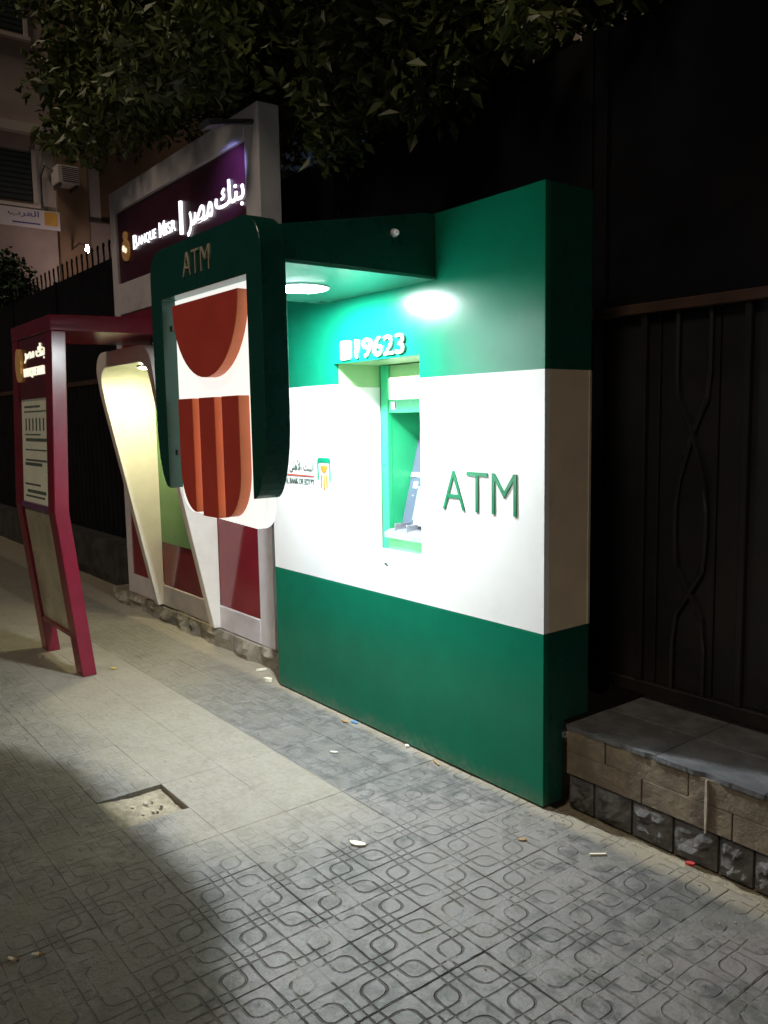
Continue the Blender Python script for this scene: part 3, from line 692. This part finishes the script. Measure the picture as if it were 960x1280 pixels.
# building behind the fence
b2 = thing('apartment_building', 'pale apartment block half hidden by foliage above the black fence', 'building', (-4, 12, 0))
obj('wall', MB().box(-12, 6, 11.0, 17, -.1, 14), m_build, b2)
for i in range(7):
    for k in range(3):
        wn = obj('window', MB().box(-11+i*2.4, -10+i*2.4, 10.97, 11.1, 2.4+k*3.2, 3.9+k*3.2), m_shutter, b2)
        obj('sill', MB().box(-11.1+i*2.4, -9.9+i*2.4, 10.85, 10.969, 2.3+k*3.2, 2.39+k*3.2), m_build3, wn)

# ------------------------------------------------------------------ trees
def leaves(clusters, per, size, seed, droop=0.6):
    rnd = random.Random(seed); V = []; Fc = []
    for (cx, cy, cz, r) in clusters:
        for _ in range(int(per*(r/.5)**2)):
            th = rnd.uniform(0, 2*math.pi); u = rnd.uniform(-1, 1); rr = r*rnd.random()**0.45
            s = math.sqrt(1-u*u)
            p = Vector((cx+rr*s*math.cos(th), cy+rr*s*math.sin(th), cz+rr*u*.75))
            d = Vector((rnd.gauss(0, 1), rnd.gauss(0, 1), rnd.gauss(-droop, .6))).normalized()
            side = d.cross(Vector((rnd.gauss(0, 1), rnd.gauss(0, 1), rnd.gauss(0, 1)))).normalized()
            n = d.cross(side)
            Ln = size*rnd.uniform(.6, 1.25); wd = Ln*rnd.uniform(.38, .58)
            i = len(V)
            V += [p, p+d*Ln*.45+side*wd*.5+n*Ln*.05, p+d*Ln+n*-Ln*.12, p+d*Ln*.45-side*wd*.5+n*Ln*.05]
            Fc += [(i, i+1, i+2), (i, i+2, i+3)]
    me = bpy.data.meshes.new('foliage'); me.from_pydata([tuple(v) for v in V], [], Fc); me.update()
    return me
def tree(name, label, base, limbs, clusters, per, size, m, seed, group=None):
    t = thing(name, label, 'tree', base, group)
    top = limbs[0][-1]
    obj('trunk', MB().tube([base]+limbs[0], [.2]+[.17-.02*k for k in range(len(limbs[0]))], 10), m_bark, t, smooth=True)
    for l in limbs[1:]:
        obj('limb', MB().tube(l, [.09-.07*k/(len(l)-1) for k in range(len(l))], 6), m_bark, t, smooth=True)
    link('crown', leaves(clusters, per, size, seed), m, t)
    return t
rnd = random.Random(11)
cl = []
def blob(x0, x1, y0, y1, z0, z1, n, r0, r1):
    for _ in range(n): cl.append((rnd.uniform(x0, x1), rnd.uniform(y0, y1), rnd.uniform(z0, z1), rnd.uniform(r0, r1)))
blob(-5.2, -2.6, -.35, .6, 4.25, 5.6, 34, .35, .6)      # over the maroon kiosk
for k in range(22):                                     # fringe hanging in front of the sign frame
    x = -5.0+k*.125; cl.append((x, rnd.uniform(-.25, .1), 3.92+rnd.uniform(-.1, .15)-.10*(k > 15), rnd.uniform(.2, .32)))
blob(-2.8, .6, .2, 1.8, 4.3, 6.2, 46, .35, .6)
blob(-2.6, -.2, .8, 1.6, 3.5, 4.4, 14, .25, .45)
blob(-.6, 1.6, .0, 1.5, 3.7, 5.6, 24, .3, .5)
blob(-8.0, -4.8, .2, 2.2, 6.0, 7.8, 36, .4, .7)
blob(-1.8, -.1, .9, 1.8, 3.6, 4.7, 22, .3, .45)
blob(-6.0, -2.2, .8, 2.2, 4.2, 6.8, 40, .4, .7)
blob(-2.3, .1, .28, .55, 3.18, 3.75, 28, .16, .30)      # hanging over the top of the fence
blob(-2.0, 1.4, -1.1, -.2, 4.5, 5.3, 11, .35, .55)  # out-of-view foliage over the pavement, added to shade the upper fence
T0 = (-2.9, 2.0, -.1)
top = (-2.8, 1.7, 3.6)
limbs = [[(-2.95, 1.95, 1.6), (-2.85, 1.8, 2.8), top],
         [top, (-3.2, 1.0, 4.2), (-3.7, .3, 4.7), (-4.2, -.1, 5.0)], [top, (-1.9, 1.4, 4.3), (-.8, 1.0, 4.9), (.5, .7, 5.2)],
         [top, (-4.2, 1.6, 4.6), (-5.8, 1.5, 5.5), (-7.2, 1.3, 6.0)], [top, (-2.7, 1.2, 4.8), (-2.5, .6, 5.6)], [(-.8, 1.0, 4.9), (-.2, .5, 4.6), (.5, .3, 4.3)]]
tree('broadleaf_tree', 'wide leafy tree hanging over the kiosks from behind the black fence', T0, limbs, cl, 420, .105, m_leaf, 5)
cl = []
blob(-13.0, -11.7, .2, 1.4, 3.4, 4.3, 16, .3, .5)
top = (-12.3, 1.4, 3.2)
tree('broadleaf_tree', 'dark leafy tree behind the scrolled spikes of the fence', (-12.2, 1.5, -.1), [[(-12.3, 1.45, 1.5), top], [top, (-12.0, 1.2, 4.0)], [top, (-12.8, .8, 4.1)]], cl, 260, .13, m_leaf2, 9)

# ------------------------------------------------------------------ litter on the pavement
rk = random.Random(77); mb = MB(); x = 0
for _ in range(150):
    if rk.random() < .45: x, y = rk.uniform(-2.1, 1.1), min(.09 if x > 0 else 9, -abs(rk.gauss(0, .06))-.01)
    else: x, y = rk.uniform(-4.0, 1.2), rk.uniform(-1.9, .0)
    r = rk.uniform(.0016, .0042); a = rk.random()*3
    mb.prism([(x+r*math.cos(a+t)*q, y+r*math.sin(a+t)) for t, q in ((0, 1.7), (1.4, 1), (2.7, 1.5), (4.4, .9))], 2, -.0005, r*.7)
tag(obj('litter_crumbs', mb, mat('crumbs', (.30, .24, .15), .9, var=.5, scale=60)), 'pale crumbs of dry leaf and grit scattered over the paving', 'grit', kind='stuff')
def scrap(name, label, cat, x, y, pts, m, z=.003, h=.006, rot=0, curl=0.0):
    c, s = math.cos(rot), math.sin(rot)
    n = len(pts); mb = MB()
    for lv in (0, 1):
        for (u, v) in pts: mb.v.append((x+u*c-v*s, y+u*s+v*c, z+lv*h+curl*(u*u+v*v)*60))
    i = len(mb.v); mb.v += [(x, y, z), (x, y, z+h+curl*.3)]
    for k in range(n):
        kk = (k+1) % n
        mb.f += [(i, kk, k), (i+1, n+k, n+kk), (k, kk, n+kk, n+k)]
    return tag(obj(name, mb, m), label, cat)
oval = lambda a, b, n=9: [(a*math.cos(2*math.pi*k/n)*(1+.15*math.sin(k*2.1)), b*math.sin(2*math.pi*k/n)) for k in range(n)]
scrap('dry_leaf', 'curled pale leaf lying alone on the patterned tiles', 'leaf', -.254, -.753, oval(.034, .015), m_scrap, .002, .006, .5, .004)
def butt(x, y, rot, label):
    d = Vector((math.cos(rot), math.sin(rot), 0)); p = Vector((x, y, .006))
    t = thing('cigarette_butt', label, 'cigarette butt', (x, y, 0))
    obj('paper', MB().tube([p, p+d*.022], .0042, 7), m_scrap, t); obj('filter', MB().tube([p+d*.0222, p+d*.036], .0044, 7), m_scrapb, t)
butt(-.38, -1.96, .5, 'cigarette butt in the shadow, lying beside another butt'); butt(-.352, -1.90, .9, 'cigarette butt with brown filter, paired with a second butt')
scrap('paper_scrap', 'yellowish crumpled scrap by the corner of the green kiosk base', 'scrap', -2.20, -.02, oval(.030, .018, 7), m_scrap, .002, .02, .3)
scrap('paper_scrap', 'thin cream scrap beside the broken concrete plinth', 'scrap', -2.42, .06, oval(.035, .012, 6), m_scrap, .002, .012, 1.2)
scrap('plastic_scrap', 'small blue plastic scrap at the foot of the green panel', 'scrap', -1.28, -.025, oval(.022, .010, 7), m_scrapblue, .002, .008, .2)
scrap('paper_scrap', 'orange brown scrap next to the blue plastic scrap', 'scrap', -1.33, -.055, oval(.026, .008, 6), m_scrapb, .002, .006, .1)
scrap('paper_scrap', 'tiny white scrap touching the green panel', 'scrap', -.86, -.012, oval(.013, .008, 6), m_numwhite, .002, .007, .1)
scrap('twig', 'short brown twig near the green panel', 'twig', -.62, -.035, [(-.03, -.003), (.0, -.005), (.03, -.002), (.03, .003), (-.03, .003)], m_scrapb, .002, .006, -.3)
scrap('paper_scrap', 'pale flat scrap on the grey strip of paving before the kiosk', 'scrap', -1.03, -.33, oval(.022, .008, 6), m_scrap, .002, .004, .7)
scrap('twig', 'pale splinter lying between the kiosk corner and the ledge', 'twig', .37, -.12, [(-.03, -.004), (.03, -.003), (.028, .004), (-.03, .004)], m_scrap, .002, .006, .9)
scrap('paper_scrap', 'red scrap lying against the rough stones of the ledge', 'scrap', .62, .075, oval(.016, .010, 7), m_scrapred, .002, .010, .4)
scrap('dry_leaf', 'yellow leaf beside the foot of the maroon totem', 'leaf', -3.1, -.66, oval(.024, .012, 8), mat('yellow_leaf', (.6, .42, .08), .6), .002, .005, .4, .003)
scrap('dry_leaf', 'small brown leaf between the kiosk corner and pale splinter', 'leaf', .12, -.25, oval(.016, .009, 8), m_scrapb, .002, .004, 1.0, .003)
